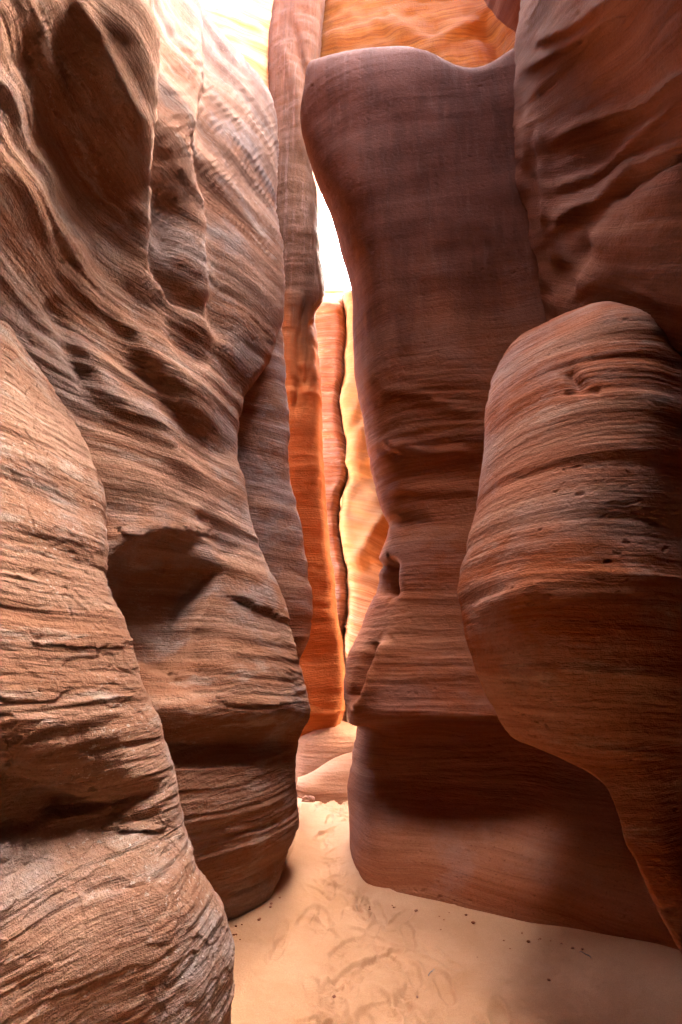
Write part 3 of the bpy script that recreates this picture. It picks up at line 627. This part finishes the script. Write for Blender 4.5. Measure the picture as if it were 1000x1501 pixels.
# ------------------------------------------------------------------ canyon floor
def sand_z(x, y):
    z = 0.05*noise(x*.5, y*.5, x*0+2) + 0.02*noise(x*1.7, y*1.7, x*0+5) + 0.012*np.maximum(y-5, 0)
    z = z + 0.09*smooth(0.9, 1.7, x)*smooth(4.0, 2.6, y)
    return z
def flat_sand(px, py):
    d = ray(px, py); t = -CAMZ/d[2]; return (d[0]*t, d[1]*t)
BANKS = [np.array([flat_sand(*q) for q in pl]) for pl in (
    ((512, 1215), (530, 1288), (580, 1320), (690, 1342), (780, 1365), (870, 1392), (1000, 1432)),
    ((322, 1372), (360, 1355), (400, 1330), (430, 1255), (442, 1185)), ((315, 1560), (326, 1480), (330, 1410)))]
def bank(X, Y):
    out = 0; pt = np.stack([X, Y], -1)
    for pl in BANKS:
        sd, al = seg_field(pt, pl); out = np.maximum(out, np.exp(-np.abs(sd)/0.13))
    return out
xs = np.concatenate([np.linspace(-40, -2.2, 20), np.linspace(-2.1, 2.4, int(620*Q)), np.linspace(2.5, 40, 20)])
ys = np.concatenate([np.linspace(-40, 1.9, 24), 2.0*np.exp(np.linspace(0, 1.45, int(760*Q))), np.linspace(9, 60, 20)])
X, Y = np.meshgrid(xs, ys); Z = sand_z(X, Y)
Z0 = Z.copy()
inside = (np.abs(X) < 2.3) & (Y > 1.9) & (Y < 8.6)
Z = Z + inside*(0.008*noise(X*5, Y*5, X*0+1)+0.005*noise(X*13, Y*13, X*0+8)+0.0025*noise(X*32, Y*32, X*0+4))
BK = np.where(inside, bank(X, Y), 0.0)
r = np.random.RandomState(5)
for i in range(170):                                    # footprints
    t = r.rand(); fy = 2.2+5.2*t**1.3; fx = -0.05+0.25*r.randn()*(0.5+0.8*(1-t)) + 0.25*(1-t)
    a = r.randn()*0.5+math.pi/2*(r.rand() < .15); L_ = 0.13+0.03*r.rand(); B_ = 0.045
    m = (np.abs(X-fx) < .3) & (np.abs(Y-fy) < .3)
    if not m.any(): continue
    iy, ix = np.where(m); sl = (slice(iy.min(), iy.max()+1), slice(ix.min(), ix.max()+1))
    dx, dy = X[sl]-fx, Y[sl]-fy
    u = dx*math.sin(a)+dy*math.cos(a); v = dx*math.cos(a)-dy*math.sin(a)
    wd = B_*(1.0-0.25*np.exp(-((u+0.02)/.04)**2))
    q = np.sqrt((u/L_)**2+(v/wd)**2)
    dep = (0.5+0.9*r.rand())
    tread = 0.0022*np.sin(u*2*math.pi/0.022 + (2.5*np.abs(v)/wd if i % 2 else 0))*smooth(1.0, .8, q)
    Z[sl] += dep*(-0.011*smooth(1.08, .78, q) + 0.005*np.exp(-((q-1.2)/.16)**2)*(0.5+0.5*np.sin(i+3*np.arctan2(v, u))) + (tread if i % 3 else 0))
Z = Z0 + (Z-Z0)*(1-0.92*smooth(0.12, 0.5, BK)) + BK*(0.045+0.03*noise(X*2, Y*2, X*0+6))
sand = link_mesh('ground', np.stack([X, Y, Z], -1).reshape(-1, 3), grid_faces(*X.shape), M_sand)
sand['kind'] = 'structure'
sand['label'] = 'pale orange sand covered in shoe prints on the canyon floor'; sand['category'] = 'sand'

# ------------------------------------------------------------------ loose flakes on the walls
for a in ((70, 1105, 62, 45, .020, 3.1), (195, 1212, 44, 9, .022, 5.3), (205, 1293, 55, 10, .020, 7.7), (40, 1010, 60, 22, .014, 9.9), (150, 1095, 46, 36, .016, 12.4), (120, 940, 70, 10, .012, 15.1)):
    flake(L1, *a)
for a in ((222, 778, 45, 14, .030, 2.2), (290, 770, 26, 14, .028, 4.6), (380, 1022, 66, 14, .020, 8.8)):
    flake(L2, *a)

# ------------------------------------------------------------------ small things on the sand
def on_sand(px, py):
    d = ray(px, py); t = -CAMZ/d[2]
    for _ in range(6):
        p = np.array([0, 0, CAMZ])+d*t; z = float(sand_z(np.array([p[0]]), np.array([p[1]]))[0]); t = (z-CAMZ)/d[2]
    return np.array([0, 0, CAMZ])+d*t
def stone(name, loc, size, seed, mat, label, cat, group=None, n=20):
    th = np.linspace(0, 2*math.pi, 2*n, endpoint=False); ph = np.linspace(0.02, math.pi-0.02, n)
    T_, P_ = np.meshgrid(th, ph)
    q = np.stack([np.sin(P_)*np.cos(T_), np.sin(P_)*np.sin(T_), np.cos(P_)], -1)
    r_ = 1+0.45*noise(q[..., 0]*1.3+seed, q[..., 1]*1.3, q[..., 2]*1.3)+0.2*noise(q[..., 0]*3+seed, q[..., 1]*3, q[..., 2]*3)+0.06*noise(q[..., 0]*9+seed, q[..., 1]*9, q[..., 2]*9)
    v = q*r_[..., None]*np.array(size); k = len(th)
    f = [[i*k+j, i*k+(j+1) % k, (i+1)*k+(j+1) % k, (i+1)*k+j] for i in range(n-1) for j in range(k)]
    o = link_mesh(name, v.reshape(-1, 3), np.array(f)[:, ::-1], mat); o.location = loc
    return tag(o, label, cat, group)
stone('rock', on_sand(452, 1176)+np.array([0, 0, 0.02]), (.075, .06, .05), 8.1, M_pink, 'small pale rock on the sand in front of the slanting ledge', 'rock', n=24)
r = np.random.RandomState(21)
for px, py in ((357, 1424), (372, 1401), (380, 1403), (612, 1462), (581, 1404), (700, 1404), (668, 1371), (748, 1392), (805, 1438), (490, 1462), (542, 1330), (720, 1362), (640, 1349), (345, 1375), (600, 1333)):
    sz = .004+.005*r.rand()**2
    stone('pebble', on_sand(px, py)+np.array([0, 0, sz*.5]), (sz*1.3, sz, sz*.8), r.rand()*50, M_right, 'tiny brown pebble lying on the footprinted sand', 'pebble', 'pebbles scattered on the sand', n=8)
for i in range(34):                                     # crumbs at the foot of the walls
    pl = (((545, 1312), (600, 1332), (690, 1350), (780, 1374), (860, 1398)), ((338, 1376), (362, 1362), (395, 1340), (415, 1310)))[i % 3 == 0]
    t = r.rand()*(len(pl)-1); k = int(t); t -= k; sz = .003+.007*r.rand()**2.5
    px, py = pl[k][0]+(pl[k+1][0]-pl[k][0])*t+r.randn()*5, pl[k][1]+(pl[k+1][1]-pl[k][1])*t+abs(r.randn())*9+2
    q = on_sand(px, py); q[2] += .012+float(bank(np.array([q[0]]), np.array([q[1]]))[0])*.04
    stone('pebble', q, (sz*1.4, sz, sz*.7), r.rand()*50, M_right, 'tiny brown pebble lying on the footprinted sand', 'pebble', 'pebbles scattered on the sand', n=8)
def twig(px, py, a, L_, label):
    c = on_sand(px, py); pts = [c+np.array([math.cos(a)*L_*t, math.sin(a)*L_*t, .006+.018*math.sin(t*2.6)+.004*math.sin(9*t)])+np.array([.006*math.sin(5*t), 0, 0]) for t in np.linspace(0, 1, 9)]
    vs, fs = [], []
    for i, p in enumerate(pts):
        w_ = .0035*(1-.6*i/8)
        for k in range(6):
            b = k*math.pi/3; vs.append(p-c+np.array([-math.sin(a)*w_*math.cos(b), math.cos(a)*w_*math.cos(b), w_*math.sin(b)]))
    for i in range(8):
        for k in range(6): fs.append([i*6+k, i*6+(k+1) % 6, i*6+6+(k+1) % 6, i*6+6+k])
    o = link_mesh('twig', np.array(vs), np.array(fs), M_near); o.location = c; tag(o, label, 'twig')
twig(868, 1410, 2.2, .06, 'short dry twig standing out of the sand near the dark right shadow')
twig(628, 1432, .4, .05, 'thin dry twig lying flat among the shoe prints')
